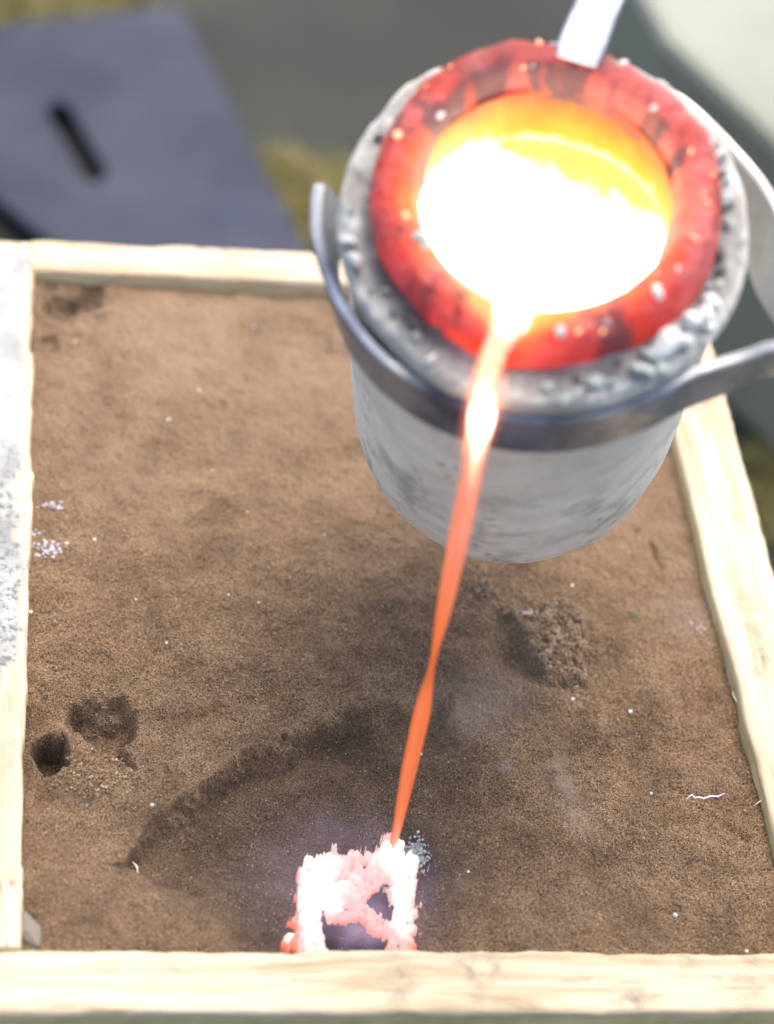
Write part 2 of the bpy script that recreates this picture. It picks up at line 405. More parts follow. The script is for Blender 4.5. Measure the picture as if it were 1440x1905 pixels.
WX = m_wood('pale_wood_across', axis=0); WY = m_wood('pale_wood_along', axis=1); WG = m_wood('painted_wood', True, axis=1)
pf = plank(-0.045, 0.300, -0.0212, 0.0, WX, 'front plank, sooty toward the right', seed=1)
pb = plank(-0.003, 0.2645, 0.3092, 0.3275, WX, 'rear plank partly behind the crucible', seed=2, ztop=0.0012)
pl_ = plank(-0.045, 0.0, 0.0008, 0.326, WG, 'left plank with worn pale grey paint', inner='steps', seed=3, grey=True)
pr_ = plank(0.2400, 0.2650, 0.0008, 0.3088, WY, 'right plank of unpainted pale wood', seed=4)

# ------------------------------------------------------------------ sand
OUT = [(556, 1800), (558, 1700), (566, 1650), (560, 1588), (578, 1592), (592, 1580), (625, 1566), (640, 1576), (680, 1566), (706, 1574), (716, 1556), (742, 1550), (756, 1574), (784, 1588), (776, 1640), (774, 1690), (778, 1740), (764, 1768), (764, 1800)]
HOLE1 = [(601, 1672), (635, 1690), (665, 1682), (704, 1700), (728, 1712), (722, 1800), (634, 1800), (620, 1770), (606, 1740)]
HOLE2 = [(670, 1668), (694, 1636), (722, 1630), (737, 1656), (736, 1700), (706, 1700), (682, 1690)]
HOLE3 = [(644, 1664), (660, 1670), (676, 1678), (690, 1694), (664, 1690), (648, 1680)]
def build_sand():
    nx, ny = 780, 1010
    x0, x1, y0, y1 = -0.0015, 0.2420, -0.003, 0.3105
    xs = np.linspace(x0, x1, nx); ys = np.linspace(y0, y1, ny)
    X, Y = np.meshgrid(xs, ys); X = X.ravel(); Y = Y.ravel()
    px, py = pix(np.stack([X, Y, np.full_like(X, -0.006)], 1))
    z = np.full_like(X, -0.0055)
    z += fbm(X, Y, 9, 3, 1) * 0.0040 + fbm(X, Y, 42, 4, 4) * 0.0020 + fbm(X, Y, 170, 4, 8, .6) * 0.0013
    z += np.abs(fbm(X, Y, 30, 4, 88, .6)) * -0.0014
    wob = fbm(X, Y, 70, 4, 20, 0.6) * 40
    char_shade = np.zeros_like(X); dust = np.zeros_like(X); paler = np.zeros_like(X); rough = np.full_like(X, 1.0)
    # broad swells
    z += 0.0035 * gau(px, py, 330, 680, 260, 150)
    z -= 0.0028 * gau(px, py, 540, 670, 70, 60) + 0.002 * gau(px, py, 640, 665, 40, 30)
    z -= 0.002 * gau(px, py, 300, 1330, 300, 60)
    # corner holes, top left
    z += fbm(X, Y, 80, 4, 99, .6) * 0.004 * gau(px, py, 150, 600, 110, 90) + fbm(X, Y, 60, 4, 98, .6) * 0.003 * gau(px, py, 600, 650, 120, 90)
    for cx, cy, r, d in ((108, 572, 36, .006), (163, 548, 30, .005), (90, 640, 22, .003), (95, 535, 24, .004)):
        z -= d * sm(-np.hypot((px - cx), (py - cy) * 1.3) + wob * 0.7, -r, -r * 0.3); 
    for cx, cy in ((108, 580), (163, 555)): char_shade += 0.55 * gau(px, py, cx, cy, 30, 24)  # shade inside the corner holes painted in
    # left pit
    pit = [(118, 1298), (160, 1284), (235, 1290), (262, 1330), (240, 1372), (248, 1424), (215, 1420), (170, 1385), (140, 1350), (112, 1340)]
    s = sdf(px + wob * .5, py + wob * 0.7, pit); z -= 0.0105 * sm(s, -2, 24); z += vn(X, Y, 300, 91) * 0.003 * sm(s, 0, 20); char_shade += 0.38 * sm(s, 0, 22) * gau(px, py, 170, 1325, 95, 50)  # dark upper wall of the pit is painted shade
    pit2 = [(62, 1372), (95, 1340), (112, 1380), (130, 1420), (118, 1448), (80, 1442), (60, 1415)]
    s = sdf(px + wob * .9, py + wob * .8, pit2); z -= 0.013 * sm(s, -2, 18); char_shade += 0.65 * sm(s, 0, 14)  # painted shade deepens this pit as well
    z += 0.005 * gau(px, py, 118, 1385, 16, 36, -0.4)
    z += 0.0022 * gau(px, py, 62, 1400, 8, 80); z -= 0.003 * gau(px, py, 80, 1480, 14, 26, 0.5)
    # hollow round the sprue
    bas = [(238, 1600), (300, 1520), (430, 1440), (520, 1390), (600, 1345), (650, 1325), (740, 1318), (830, 1305), (900, 1380), (960, 1500), (985, 1640), (940, 1800), (430, 1800), (330, 1700)]
    s = sdf(px + wob * 0.7, py + wob * 0.6, bas)
    soft = 90 * sm(py, 1590, 1680) * sm(-px, -620, -420) + 110 * sm(px, 820, 940)
    s = s - soft * 0.15; s = s / (1 + soft / 22)
    z -= 0.0075 * sm(s, -4, 20) * (0.35 + 0.65 * sm(-px, -900, -560)) + 0.002 * sm(s, 20, 120)
    z += 0.0022 * np.exp(-((s + 10) / 14) ** 2) * (soft < 5); char_shade += 0.40 * sm(s, -4, 22) * (0.2 + 0.8 * sm(-px, -960, -760))  # hollow toned darker, weaker to the right
    s2 = sdf(px + wob * .2, py, [(600, 1360), (625, 1330), (690, 1325), (720, 1352), (700, 1400), (640, 1402)])
    z -= 0.002 * sm(s2, -10, 26); char_shade += 0.18 * sm(s2, -8, 24)
    z -= 0.003 * gau(px, py, 810, 1340, 40, 50)
    char_shade += 0.22 * gau(px, py, 690, 1580, 180, 90) + 0.45 * gau(px, py, 795, 1590, 40, 45) + 0.12 * gau(px, py, 520, 1700, 90, 90)
    # sprue well under the metal
    s = sdf(px, py, [(600, 1690), (640, 1650), (735, 1640), (740, 1800), (590, 1800)]); z -= 0.016 * sm(s, -2, 16); char_shade += 0.8 * sm(s, -10, 10)
    # dusting
    dust += 0.55 * gau(px, py, 880, 1310, 70, 50) + 0.30 * gau(px, py, 960, 1250, 60, 70)
    dust += 0.65 * sm(fbm(X, Y, 150, 4, 31), -0.35, 0.35) * (gau(px, py, 970, 1425, 60, 18) + gau(px, py, 1045, 1455, 26, 55, -0.3) + 0.6 * gau(px, py, 1070, 1525, 30, 40))
    z += 0.0012 * gau(px, py, 1000, 1430, 90, 22) + 0.0012 * gau(px, py, 1060, 1480, 30, 60)
    z -= 0.0022 * gau(px, py, 930, 1490, 70, 40)
    dust += 0.35 * gau(px, py, 1285, 1140, 60, 45) + 0.2 * gau(px, py, 860, 1625, 20, 24)
    # broken crust and crumbs, right of the stream
    lump = [(942, 1138), (985, 1140), (1040, 1122), (1085, 1128), (1105, 1180), (1100, 1250), (1108, 1285), (1060, 1278), (1010, 1262), (990, 1236), (968, 1190), (945, 1160)]
    s = sdf(px + wob * 0.9, py + wob * 0.9, lump); l = sm(s, -6, 12)
    z += 0.0062 * l * (0.35 + 0.65 * sm(-px, -1120, -1000)) + l * (vn(X, Y, 260, 47) * 0.0034 + vn(X, Y, 620, 41) * 0.0024 + vn(X, Y, 1300, 43) * 0.0012)
    z -= 0.0030 * gau(px, py, 950, 1215, 22, 52, -0.5); paler += 0.40 * l
    lc = gau(px, py, 893, 1098, 24, 20); z += 0.0035 * lc + lc * vn(X, Y, 700, 3) * 0.002; dust += 0.25 * lc
    # cracks and small scarps
    def groove(pts, wd, dep):
        nonlocal z
        b = np.full_like(X, 1e9)
        for a, c in zip(pts[:-1], pts[1:]):
            a = np.array(a, float); c = np.array(c, float); e = c - a
            t = np.clip(((px - a[0]) * e[0] + (py - a[1]) * e[1]) / (e @ e), 0, 1)
            b = np.minimum(b, np.hypot(px - a[0] - t * e[0] + wob * .25, py - a[1] - t * e[1] + wob * .2))
        z = z - dep * np.exp(-(b / wd) ** 2)
    groove([(1190, 985), (1215, 1010), (1232, 1050)], 5, .0022)
    groove([(1236, 1535), (1232, 1505), (1262, 1492), (1300, 1505), (1340, 1530), (1390, 1560)], 8, .0018)
    groove([(1255, 1470), (1300, 1478), (1330, 1500)], 7, .0014)
    groove([(350, 1330), (470, 1300)], 8, .001)
    groove([(760, 1140), (950, 1210)], 14, .0010)
    groove([(1220, 1700), (1280, 1690), (1330, 1715)], 9, .0013)
    # far sand tinted lighter to paint in the stronger light there
    paler += 0.66 * sm(-py + 0.12 * px + wob * 1.2, -1150, -640)
    paler += 0.16 * gau(px, py, 150, 1640, 200, 130) + 0.10 * gau(px, py, 1150, 1700, 250, 120)
    # settle against the planks
    ed = np.minimum.reduce([X - 0.0, 0.24 - X, 0.309 - Y])
    z += 0.0010 * (1 - sm(ed, 0, 0.004)) * (fbm(X, Y, 120, 3, 61) + 0.3)
    g = np.random.RandomState(3).rand(len(X)) - 0.5
    z += rough * (g * 0.00034 + vn(X, Y, 1100, 51) * 0.00050 + vn(X, Y, 520, 57) * 0.00034)
    z = np.minimum(z, -0.0016)
    V = np.stack([X, Y, z], 1)
    me = mesh('moulding_sand', V, grid_faces(nx, ny))
    attr(me, 'char_shade', np.clip(char_shade, 0, 0.93)); attr(me, 'dust', np.clip(dust, 0, 0.8)); attr(me, 'paler', np.clip(paler * (0.8 + 0.8 * fbm(X, Y, 60, 4, 71)), 0, 0.85))
    o = link('moulding_sand', me, MS)
    tag(o, 'dark brown moulding sand packed in the wooden box', 'sand', kind='stuff')
    Z = z.reshape(ny, nx)
    def h(x, y):
        i = int(round((y - y0) / (y1 - y0) * (ny - 1))); j = int(round((x - x0) / (x1 - x0) * (nx - 1)))
        return float(Z[max(0, min(ny - 1, i)), max(0, min(nx - 1, j))])
    return h
SH = build_sand()

# rocky bits -------------------------------------------------------
def rock_mesh(name, seed, sub=2, rough=0.35, flat=1.0):
    bm = bmesh.new(); bmesh.ops.create_icosphere(bm, subdivisions=sub, radius=1.0)
    rnd = random.Random(seed); dirs = [Vector((rnd.gauss(0, 1), rnd.gauss(0, 1), rnd.gauss(0, 1))).normalized() for _ in range(9)]
    for v in bm.verts:
        n = v.co.normalized(); k = 1.0
        for i, d in enumerate(dirs): k += rough * (0.5 if i % 2 else -0.5) * max(0, n.dot(d)) ** 3
        v.co = n * k * rnd.uniform(1 - rough * .2, 1 + rough * .2); v.co.z *= flat
    me = bpy.data.meshes.new(name); bm.to_mesh(me); bm.free(); return me
def put(name, me, loc, sc, mat, parent=None, rot=None, smooth=False):
    o = bpy.data.objects.new(name, me); COL.objects.link(o)
    if not me.materials: me.materials.append(mat)
    o.location = loc; o.scale = sc if hasattr(sc, '__len__') else (sc,) * 3
    r = random.Random(str(loc)); o.rotation_euler = rot or (r.uniform(0, 6), r.uniform(0, 6), r.uniform(0, 6))
    if parent: o.parent = parent
    return o
MWG = m_plain('white_grain', (0.70, 0.70, 0.70), (0.85, 0.85, 0.84), 900, 0.3)
gm = [rock_mesh('white_grain', s, 1, 0.3) for s in range(3)]
GR = [(313, 785, 4.2), (395, 873, 2.6), (370, 733, 3.4), (176, 1007, 3.6), (460, 955, 2.6), (1066, 1085, 4), (1172, 1326, 5), (283, 1500, 4), (57, 1142, 4.4), (472, 608, 3), (1258, 1699, 5), (1066, 1299, 4.2), (874, 1612, 3), (252, 1121, 2.6), (425, 1110, 2.8), (480, 1125, 2.6), (788, 1382, 3.4), (1212, 1475, 3.2), (140, 642, 3.4), (310, 1195, 3), (602, 1000, 2.2), (1390, 1768, 4)]
GL = ['white grain on the pale far sand, brightest one left of the crucible', 'small white grain a little right of the brightest far grain', 'blurred white grain just above right of the brightest far grain', 'white grain right of the two lilac ash clumps', 'white grain midway between the ash clumps and the crucible base', 'white grain right of the crumbled sand lump, below the crucible', 'bright white grain right of the grey dusting, nearest the right plank', 'white grain above the left end of the dark hollow', 'white grain beside the left plank, below the ash', 'blurred pale grain nearest the far plank', 'pale grain on the near right sand by the front plank', 'white grain just under the crumbled sand lump', 'faint grain in the dust right of the glowing metal', 'small grain in the middle left of the sand, left one of three', 'small grain in the middle of the sand, centre one of three', 'small grain in the middle of the sand, right one of three', 'white grain right beside the lower stream', 'white grain left of the lint thread', 'blurred pale grain in the far left corner by the plank', 'small grain above the left pit', 'tiny grain left below the crucible base', 'pale grain in the near right corner at the front plank']
for k, (a, b, r) in enumerate(GR):
    p = at(a, b); zz = SH(p[0], p[1]); s = r * 0.72 / FPX
    o = put('white_grain', gm[k % 3], (p[0], p[1], zz + s * 0.6), s, MWG)
    tag(o, GL[k], 'grain', 'white grains scattered over the sand')
# loose sand crumbs, far too many to count
def crumbs():
    rnd = np.random.RandomState(5); V = []; F = []
    b = np.array([(0, 0, 1), (1, 0, 0), (0, 1, 0), (-1, 0, 0), (0, -1, 0), (0, 0, -1)], float)
    f = [(0, 1, 2), (0, 2, 3), (0, 3, 4), (0, 4, 1), (5, 2, 1), (5, 3, 2), (5, 4, 3), (5, 1, 4)]
    def add(px, py, s):
        p = at(px, py)
        if not (0.001 < p[0] < 0.239 and 0.002 < p[1] < 0.3075): return
        zz = SH(p[0], p[1]); i = len(V)
        for q in b * (0.6 + 0.7 * rnd.rand(6, 1)) * s: V.append((p[0] + q[0], p[1] + q[1], zz + s * 0.5 + q[2] * .8))
        F.extend([tuple(i + k for k in t) for t in f])
    for _ in range(7000): add(rnd.uniform(30, 1440), rnd.uniform(500, 1768), rnd.uniform(0.00018, 0.00042))
    for _ in range(2600): add(rnd.normal(1045, 38), rnd.normal(1205, 42), rnd.uniform(0.00025, 0.0006))
    for _ in range(260): add(rnd.normal(893, 20), rnd.normal(1098, 16), rnd.uniform(0.0003, 0.0007))
    for _ in range(250): add(rnd.normal(190, 60), rnd.normal(1440, 30), rnd.uniform(0.0003, 0.0007))
    for _ in range(400): add(rnd.uniform(600, 1200), rnd.uniform(1080, 1300), rnd.uniform(0.00025, 0.0005))
    for _ in range(300): add(rnd.uniform(1370, 1460), rnd.uniform(1200, 1768), rnd.uniform(0.00025, 0.0006))
    m = Mat('sand_crumbs', 0.9); m.color(m.ramp(m.noise(350, 2), [(0.35, (0.17, 0.115, 0.065)), (0.55, (0.27, 0.185, 0.115)), (0.68, (0.42, 0.31, 0.20))]))
    tag(link('sand_crumbs', pmesh('sand_crumbs', V, F), m.m, smooth=False), 'loose crumbs of brown sand strewn over the packed bed', kind='stuff')
crumbs()
# flakes, lint, shavings
MASH = m_plain('ash_flake', (0.26, 0.24, 0.27), (0.42, 0.40, 0.44), 500, 0.85)
def cluster(name, px, py, n, spread, size, mat, seed, label, cat):
    rnd = random.Random(seed); bm = bmesh.new()
    p0 = at(px, py)
    for _ in range(n * 2):
        p = at(px + rnd.gauss(0, spread), py + rnd.gauss(0, spread * .5)); s = size * rnd.uniform(.3, .8)
        r = bmesh.ops.create_icosphere(bm, subdivisions=1, radius=s)
        zz = SH(p[0], p[1])
        for v in r['verts']:
            v.co = Vector((v.co.x * rnd.uniform(.7, 1.3), v.co.y * rnd.uniform(.7, 1.3), v.co.z * 0.5)) + Vector((p[0] - p0[0], p[1] - p0[1], zz + s * .3 + 0.006))
    me = bpy.data.meshes.new(name); bm.to_mesh(me); bm.free()
    o = link(name, me, mat, smooth=False); o.location = (p0[0], p0[1], -0.006); tag(o, label, cat); return o
cluster('ash_flake', 99, 943, 12, 10, 0.0010, MASH, 1, 'upper clump of pale lilac ash flakes beside the left plank', 'ash')
cluster('ash_flake', 88, 1020, 26, 15, 0.0011, MASH, 2, 'larger lower clump of pale lilac ash beside the left plank', 'ash')
cluster('ash_flake', 62, 990, 8, 9, 0.0008, MASH, 3, 'small pale ash flake touching the left plank', 'ash')
cluster('ash_flake', 980, 1138, 12, 8, 0.0010, MASH, 4, 'pale grey flakes on top of the crumbled sand lump', 'ash')
cluster('ash_flake', 1300, 1166, 12, 12, 0.0007, m_plain('pinkish_ash', (0.3, 0.22, 0.2), (0.42, 0.34, 0.33), 500), 5, 'pinkish grey ash flakes near the right plank', 'ash')
MGR = m_plain('green_flake', (0.02, 0.12, 0.05), (0.03, 0.2, 0.08), 500)
cluster('green_flake', 1179, 1140, 4, 6, 0.0006, MGR, 6, 'tiny green flake on the sand below the right side of the crucible', 'flake')
cluster('green_flake', 1128, 1652, 2, 3, 0.0004, MGR, 7, 'tiny green flake near the front plank on the right', 'flake')
def thread(name, pts, r, mat, label, cat, zoff=0.0012):
    cu = bpy.data.curves.new(name, 'CURVE'); cu.dimensions = '3D'; cu.bevel_depth = r; cu.bevel_resolution = 2
    sp = cu.splines.new('POLY'); sp.points.add(len(pts) - 1); p0 = at(*pts[0])
    for i, q in enumerate(pts):
        p = at(*q); sp.points[i].co = (p[0] - p0[0], p[1] - p0[1], max(SH(p[0], p[1]), -0.012) + zoff * (1 if 0 < i < len(pts) - 1 else .4), 1)
        sp.points[i].radius = 1 if 0 < i < len(pts) - 1 else 0.4
    me = bpy.data.meshes.new_from_object(bpy.data.objects.new('t', cu)); me.name = name
    o = link(name, me, mat); o.location = (p0[0], p0[1], 0); tag(o, label, cat); return o
lint = m_plain('lint', (0.75, 0.74, 0.78), (0.85, 0.85, 0.9), 500)
thread('lint_thread', [(1278, 1484), (1288, 1476), (1294, 1482), (1302, 1480), (1310, 1484), (1322, 1480), (1336, 1482), (1348, 1476)], 0.00022, lint, 'white thread of lint on the sand near the right plank', 'thread')
straw = m_plain('wood_shaving', (0.62, 0.52, 0.33), (0.72, 0.63, 0.45), 500)
thread('wood_shaving', [(1364, 1282), (1363, 1294), (1367, 1304), (1372, 1316), (1380, 1322)], 0.0003, straw, 'pale curled shaving against the right plank', 'shaving')
thread('wood_shaving', [(1190, 1194), (1192, 1203)], 0.0002, straw, 'tiny pale straw fragment right of the sand lump', 'shaving', 0.0006)
thread('wood_shaving', [(249, 1584), (256, 1594), (259, 1606)], 0.00035, straw, 'short pale splinter at the left tip of the dark hollow', 'shaving', 0.001)
thread('wood_shaving', [(1402, 1500), (1412, 1496), (1422, 1490)], 0.0003, straw, 'pale splinter by the right plank near the lint', 'shaving')
# grey chip in the near left corner
p = at(50, 1742); o = put('stone_chip', rock_mesh('stone_chip', 44, 1, 0.8), (p[0] + .000, p[1] + .001, -0.0065), (0.0046, 0.0070, 0.0036), m_plain('grey_stone', (0.13, 0.115, 0.09), (0.24, 0.215, 0.175), 400), rot=(0.2, 0.1, 0.5))
tag(o, 'grey stone chip in the near left corner of the box', 'stone')

# ------------------------------------------------------------------ crucible
k = 1.02
C0 = CAM + (np.array([.1325, .0964, .2037]) - CAM) * k
U = np.array([-.1420, -.3787, .9146]); U /= np.linalg.norm(U)
hh = np.array([U[0], U[1], 0]); hh /= np.linalg.norm(hh); E1 = hh - U * (hh @ U); E1 /= np.linalg.norm(E1); E2 = np.cross(U, E1)
def frame(org):
    m = Matrix.Identity(4)
    for i in range(3): m[i][0], m[i][1], m[i][2], m[i][3] = E1[i], E2[i], U[i], org[i]
    return m
BASE = -0.150
cru = empty('crucible', frame(C0 + U * BASE))
tag(cru, 'tilted grey white crucible with a red hot rim, pouring glowing metal', 'crucible')
LOFF = np.array([-0.0032, -0.0006, 0.0032])
def wpos(r, a, z): return C0 + LOFF[0] * E1 + LOFF[1] * E2 + U * (z + LOFF[2]) + r * (math.cos(a) * E1 + math.sin(a) * E2)
def lathe(name, prof, mat, n=256, disp=None, parent=cru, close=False, off=-BASE):
    pr = np.array(prof); m_ = len(pr); th = np.linspace(0, 2 * np.pi, n, endpoint=False)
    T, K = np.meshgrid(th, np.arange(m_), indexing='ij')
    R = pr[K, 0].astype(float); Z = pr[K, 1].astype(float)
    if disp: R, Z = disp(T, R, Z)
    V = np.stack([R * np.cos(T), R * np.sin(T), Z + off], -1).reshape(-1, 3)
    i = (np.arange(n)[:, None] * m_ + np.arange(m_ - 1)[None]).ravel(); j = (((np.arange(n) + 1) % n)[:, None] * m_ + np.arange(m_ - 1)[None]).ravel()
    F = np.stack([i, j, j + 1, i + 1], 1)
    me = mesh(name, V, F)
    return link(name, me, mat, parent), me, T.ravel(), R.ravel(), Z.ravel()
def dens(pts, n):
    P = np.array(pts, float); d = np.r_[0, np.cumsum(np.hypot(*np.diff(P, axis=0).T))]; t = np.linspace(0, d[-1], n)
    return np.stack([np.interp(t, d, P[:, 0]), np.interp(t, d, P[:, 1])], 1)
# outer sleeve
prof = dens([(0.0005, -.150), (.036, -.150), (.0425, -.1485), (.0470, -.144), (.0495, -.136), (.0515, -.118), (.0525, -.09), (.0531, -.03), (.0530, -.0105), (.0540, -.0085), (.0555, -.0075), (.0564, -.006), (.0568, -.004), (.0563, -.0012), (.0550, .0004), (.0500, .0002), (.0440, -.0005)], 150)
def dsp(T, R, Z):
    X = R * np.cos(T); Y = R * np.sin(T)
    n = fbm(X + Z * 2.1, Y - Z * 1.3, 60, 4, 3) * 0.0009
    rim = sm(R, .0445, .0465) * sm(Z, -.006, -.001)
    n2 = fbm(X, Y, 190, 4, 8, 0.6) * rim
    return R + n * sm(R, .03, .045) + n2 * 0.0010 * sm(Z, -.01, 0), Z + n2 * 0.0011
slv, me, T, R, Z = lathe('sleeve', prof, m_sleeve(), 360, dsp)
attr(me, 'rim', np.clip(sm(R, .043, .046) * sm(Z, -.0125, -.004) * (0.85 - 0.35 * sm(R, .054, .0565)) , 0, 1))
X = R * np.cos(T); Y = R * np.sin(T); an = np.degrees(np.arctan2(Y, X))
so_ = sm(-R, -.0515, -.0485) * sm(Z, -.01, -.003) * (0.9 * np.exp(-((an + 45) / 42) ** 2) + 0.5 * np.exp(-((an - 85) / 30) ** 2)) * (0.7 + 1.2 * fbm(X, Y, 150, 4, 66))
so_ += 0.32 * sm(fbm(np.degrees(T) * 0.0009, Z, 90, 5, 77, .6), 0.06, 0.50) * sm(-Z, .05, .10)
attr(me, 'soot', np.clip(so_, 0, .9))
# red hot ring
A_LIP = math.radians(2)
def lipn(T, w): d = (T - A_LIP + np.pi) % (2 * np.pi) - np.pi; return np.exp(-(d / w) ** 2)
prof = dens([(.0478, -.009), (.0479, .001), (.0466, .0062), (.0442, .0094), (.0418, .0108), (.0392, .0106), (.0368, .0088), (.0354, .0055), (.0347, .0010), (.0345, -.0030)], 40)
def dsp(T, R, Z):
    X = R * np.cos(T); Y = R * np.sin(T)
    n = fbm(X + Z, Y - Z, 55, 5, 13, 0.55)
    top = sm(Z, -.001, .006)
    n = n + .35 * fbm(X - Z, Y + Z, 170, 4, 19, .6)
    Z2 = Z + n * 0.0036 * top - 0.0060 * lipn(T, .19) * top
    return R + n * 0.0018 + 0.0016 * lipn(T, .25) * sm(R, .040, .046), Z2
ring, me, T, R, Z = lathe('hot_rim', prof, m_hot(), 420, dsp)
ring.location = LOFF; X = R * np.cos(T); Y = R * np.sin(T)
heat = sm(-R, -.0475, -.0345) * 0.75
heat += 0.35 * np.cos(T) * sm(-R, -.048, -.04) + 0.5 * lipn(T, .35)
attr(me, 'glowing', np.clip(heat, 0, 1))
sc_ = sm(fbm(X, Y, 110, 5, 23, 0.65), 0.12, 0.42) * 0.75
def spot(a, r, s, w=1.0): return w * np.exp(-(((X - r * math.cos(math.radians(a))) ** 2 + (Y - r * math.sin(math.radians(a))) ** 2) / s ** 2))
an = np.degrees(np.arctan2(Y, X)) % 360
sc_ += sm(-R, -.0405, -.0365) * (np.exp(-((an - 215) / 48) ** 2) * 1.3 + .45 * np.exp(-((an - 120) / 40) ** 2)) * sm(fbm(X, Y, 190, 5, 29, .65), -.22, .18)
sc_ += spot(184, .0445, .0055, 1.1) + spot(176, .0425, .004, .8) + spot(228, .0385, .005, .7) + spot(214, .0385, .004, .6) + spot(250, .039, .003, .6) + spot(40, .0475, .003, .6) + spot(-35, .048, .003, .7) + spot(-60, .048, .004, .6)
attr(me, 'scale', np.clip(sc_, 0, 0.95))
# inner wall
prof = dens([(.0347, .0012), (.0342, -.02), (.0335, -.06), (.030, -.09), (.02, -.1), (.0005, -.1)], 70)
wl, me, T, R, Z = lathe('inner_wall', prof, m_wall(), 200, lambda T, R, Z: (R + fbm(R * np.cos(T) + Z, R * np.sin(T) - Z, 90, 4, 9) * .0009, Z))
wl.location = LOFF
zz_w = C0[2] + LOFF[0] * E1[2] + (Z + LOFF[2]) * U[2] + R * np.cos(T) * E1[2]
PLV = float(wpos(.0400, A_LIP, .0108 - .0060)[2]) + 0.0030
attr(me, 'glowing', np.clip(1.0 - (zz_w - PLV) / 0.0215, 0, 1))
# slag stuck to the rims
MSL = [m_plain('slag_pale', (0.50, 0.52, 0.50), (0.75, 0.77, 0.76), 300), m_plain('slag_green_grey', (0.22, 0.27, 0.25), (0.42, 0.48, 0.45), 300), m_plain('slag_dark', (0.05, 0.05, 0.055), (0.14, 0.13, 0.13), 300)]
mg = Mat('slag_glowing', 0.6); mg.color((0.5, 0.35, 0.25)); mg.emit((0.75, 0.30, 0.10), 0.75); MSL.append(mg.m)
sm_ = [[rock_mesh('slag_lump', 10 * i + j, 2, 0.55) for j in range(4)] for i in range(4)]
rnd = random.Random(4)
def slag(a, r, z, s, i):
    if i == 3: s *= 0.8
    ox, oy, oz = LOFF if r < .0465 else (0, 0, 0)
    o = put('slag_lump', sm_[i][rnd.randrange(4)], (r * math.cos(math.radians(a)) + ox, r * math.sin(math.radians(a)) + oy, z - BASE + oz), (s * rnd.uniform(.5, 1.5), s * rnd.uniform(.6, 1.2), s * rnd.uniform(.4, .8)), MSL[i], cru)
    return o
for a, r, z, s, i in [(56, .0505, .003, .0048, 0), (61, .0530, .002, .0036, 0), (50, .0500, .002, .0034, 1), (66, .0510, .003, .0040, 0), (45, .0520, .0015, .0030, 1), (72, .0525, .002, .0034, 0), (77, .0515, .002, .0026, 0), (60, .0490, .004, .0030, 1), (70, .0545, .001, .0024, 0), (52, .0545, .0005, .0026, 1), (36, .0525, .001, .0018, 1), (31, .0505, .0006, .0030, 1), (26, .0490, .001, .0014, 2), (40, .0480, .003, .002, 2), (17, .0515, .001, .0024, 1),
        (-64, .0540, .001, .0036, 0), (-58, .0535, .001, .0024, 0), (-48, .0385, .0095, .0032, 1), (-43, .0380, .0085, .0022, 1), (192, .0545, .001, .0020, 0), (171, .0535, .002, .0024, 0), (215, .054, .001, .002, 0), (150, .0535, .001, .0020, 1), (134, .0500, .004, .0028, 0), (128, .0525, .002, .0024, 0), (120, .0520, .001, .0020, 1), (112, .0500, .0015, .0022, 1), (105, .0505, .0015, .0022, 1), (95, .049, .002, .0024, 2), (88, .0500, .0015, .0020, 2), (168, .0430, .0105, .0016, 0), (122, .0400, .0100, .0016, 3), (100, .0430, .0105, .0014, 3), (84, .0425, .0105, .0017, 3), (206, .0430, .0105, .0014, 3), (199, .0440, .0105, .0012, 3), (232, .0450, .009, .0013, 3), (250, .0365, .0085, .0013, 0), (268, .0430, .0105, .0014, 3), (-58, .0400, .0105, .0016, 3), (-75, .042, .0105, .0014, 3), (20, .0440, .0095, .0022, 0), (27, .0430, .0085, .0014, 3), (34, .0450, .008, .0014, 3), (70, .0420, .0105, .0014, 0), (58, .0430, .010, .0018, 0), (-22, .0470, .004, .0016, 2), (-30, .0485, .002, .0022, 2), (145, .0385, .0095, .0014, 0), (-80, .0470, .006, .002, 2)]:
    slag(a, r, z, s, i)
for _ in range(30):
    a = rnd.uniform(0, 360); 
    if abs((a + 180) % 360 - 180) < 14: continue
    slag(a, rnd.uniform(.0478, .0548), rnd.uniform(.0, .0016), rnd.uniform(.0007, .0018), rnd.choice([0, 1, 1, 2, 2]))
for _ in range(28):
    a = rnd.uniform(20, 340); slag(a, rnd.uniform(.0360, .0455), .0095, rnd.uniform(.0006, .0011), rnd.choice([0, 3, 3, 2]))

# ------------------------------------------------------------------ molten metal: bath
def build_bath():
    # level surface, clipped by the tilted wall, with a tongue running through the lip
    n = 160; V = []; cz = PLV
    r0 = .0356; c_t = U[2]; CL = wpos(0, 0, 0)
    # centre where the axis meets the level
    s = (cz - CL[2]) / U[2]; cc = CL + U * s; hd = hh; hp = np.array([-hh[1], hh[0], 0])
    rings = 24
    for j in range(1, rings + 1):
        for i in range(n):
            a = 2 * math.pi * i / n; f = j / rings
            p = cc + hd * (r0 / c_t) * math.cos(a) * f + hp * r0 * math.sin(a) * f
            V.append(p + np.array([0, 0, 0.0004 * float(fbm(np.array([p[0]]), np.array([p[1]]), 120, 3)[0]) * (f < .98)]))
    V.append(cc)
    F = []
    for j in range(rings - 1):
        for i in range(n): a = j * n + i; b = j * n + (i + 1) % n; F.append((a, b, b + n, a + n))
    for i in range(n): F.append((len(V) - 1, (i + 1) % n, i)[::-1])
    V = np.array(V); org = cc
    me = pmesh('molten_bath', V - org, F); q = V - org; attr(me, 'skin', sm(-(q @ np.r_[hd]) / r0 + .25 * (q @ hp) / r0, -0.15, 1.10))
    o = link('molten_bath', me, m_pool()); o.location = org
    return tag(o, 'white hot molten metal filling the crucible', 'molten metal')
build_bath()

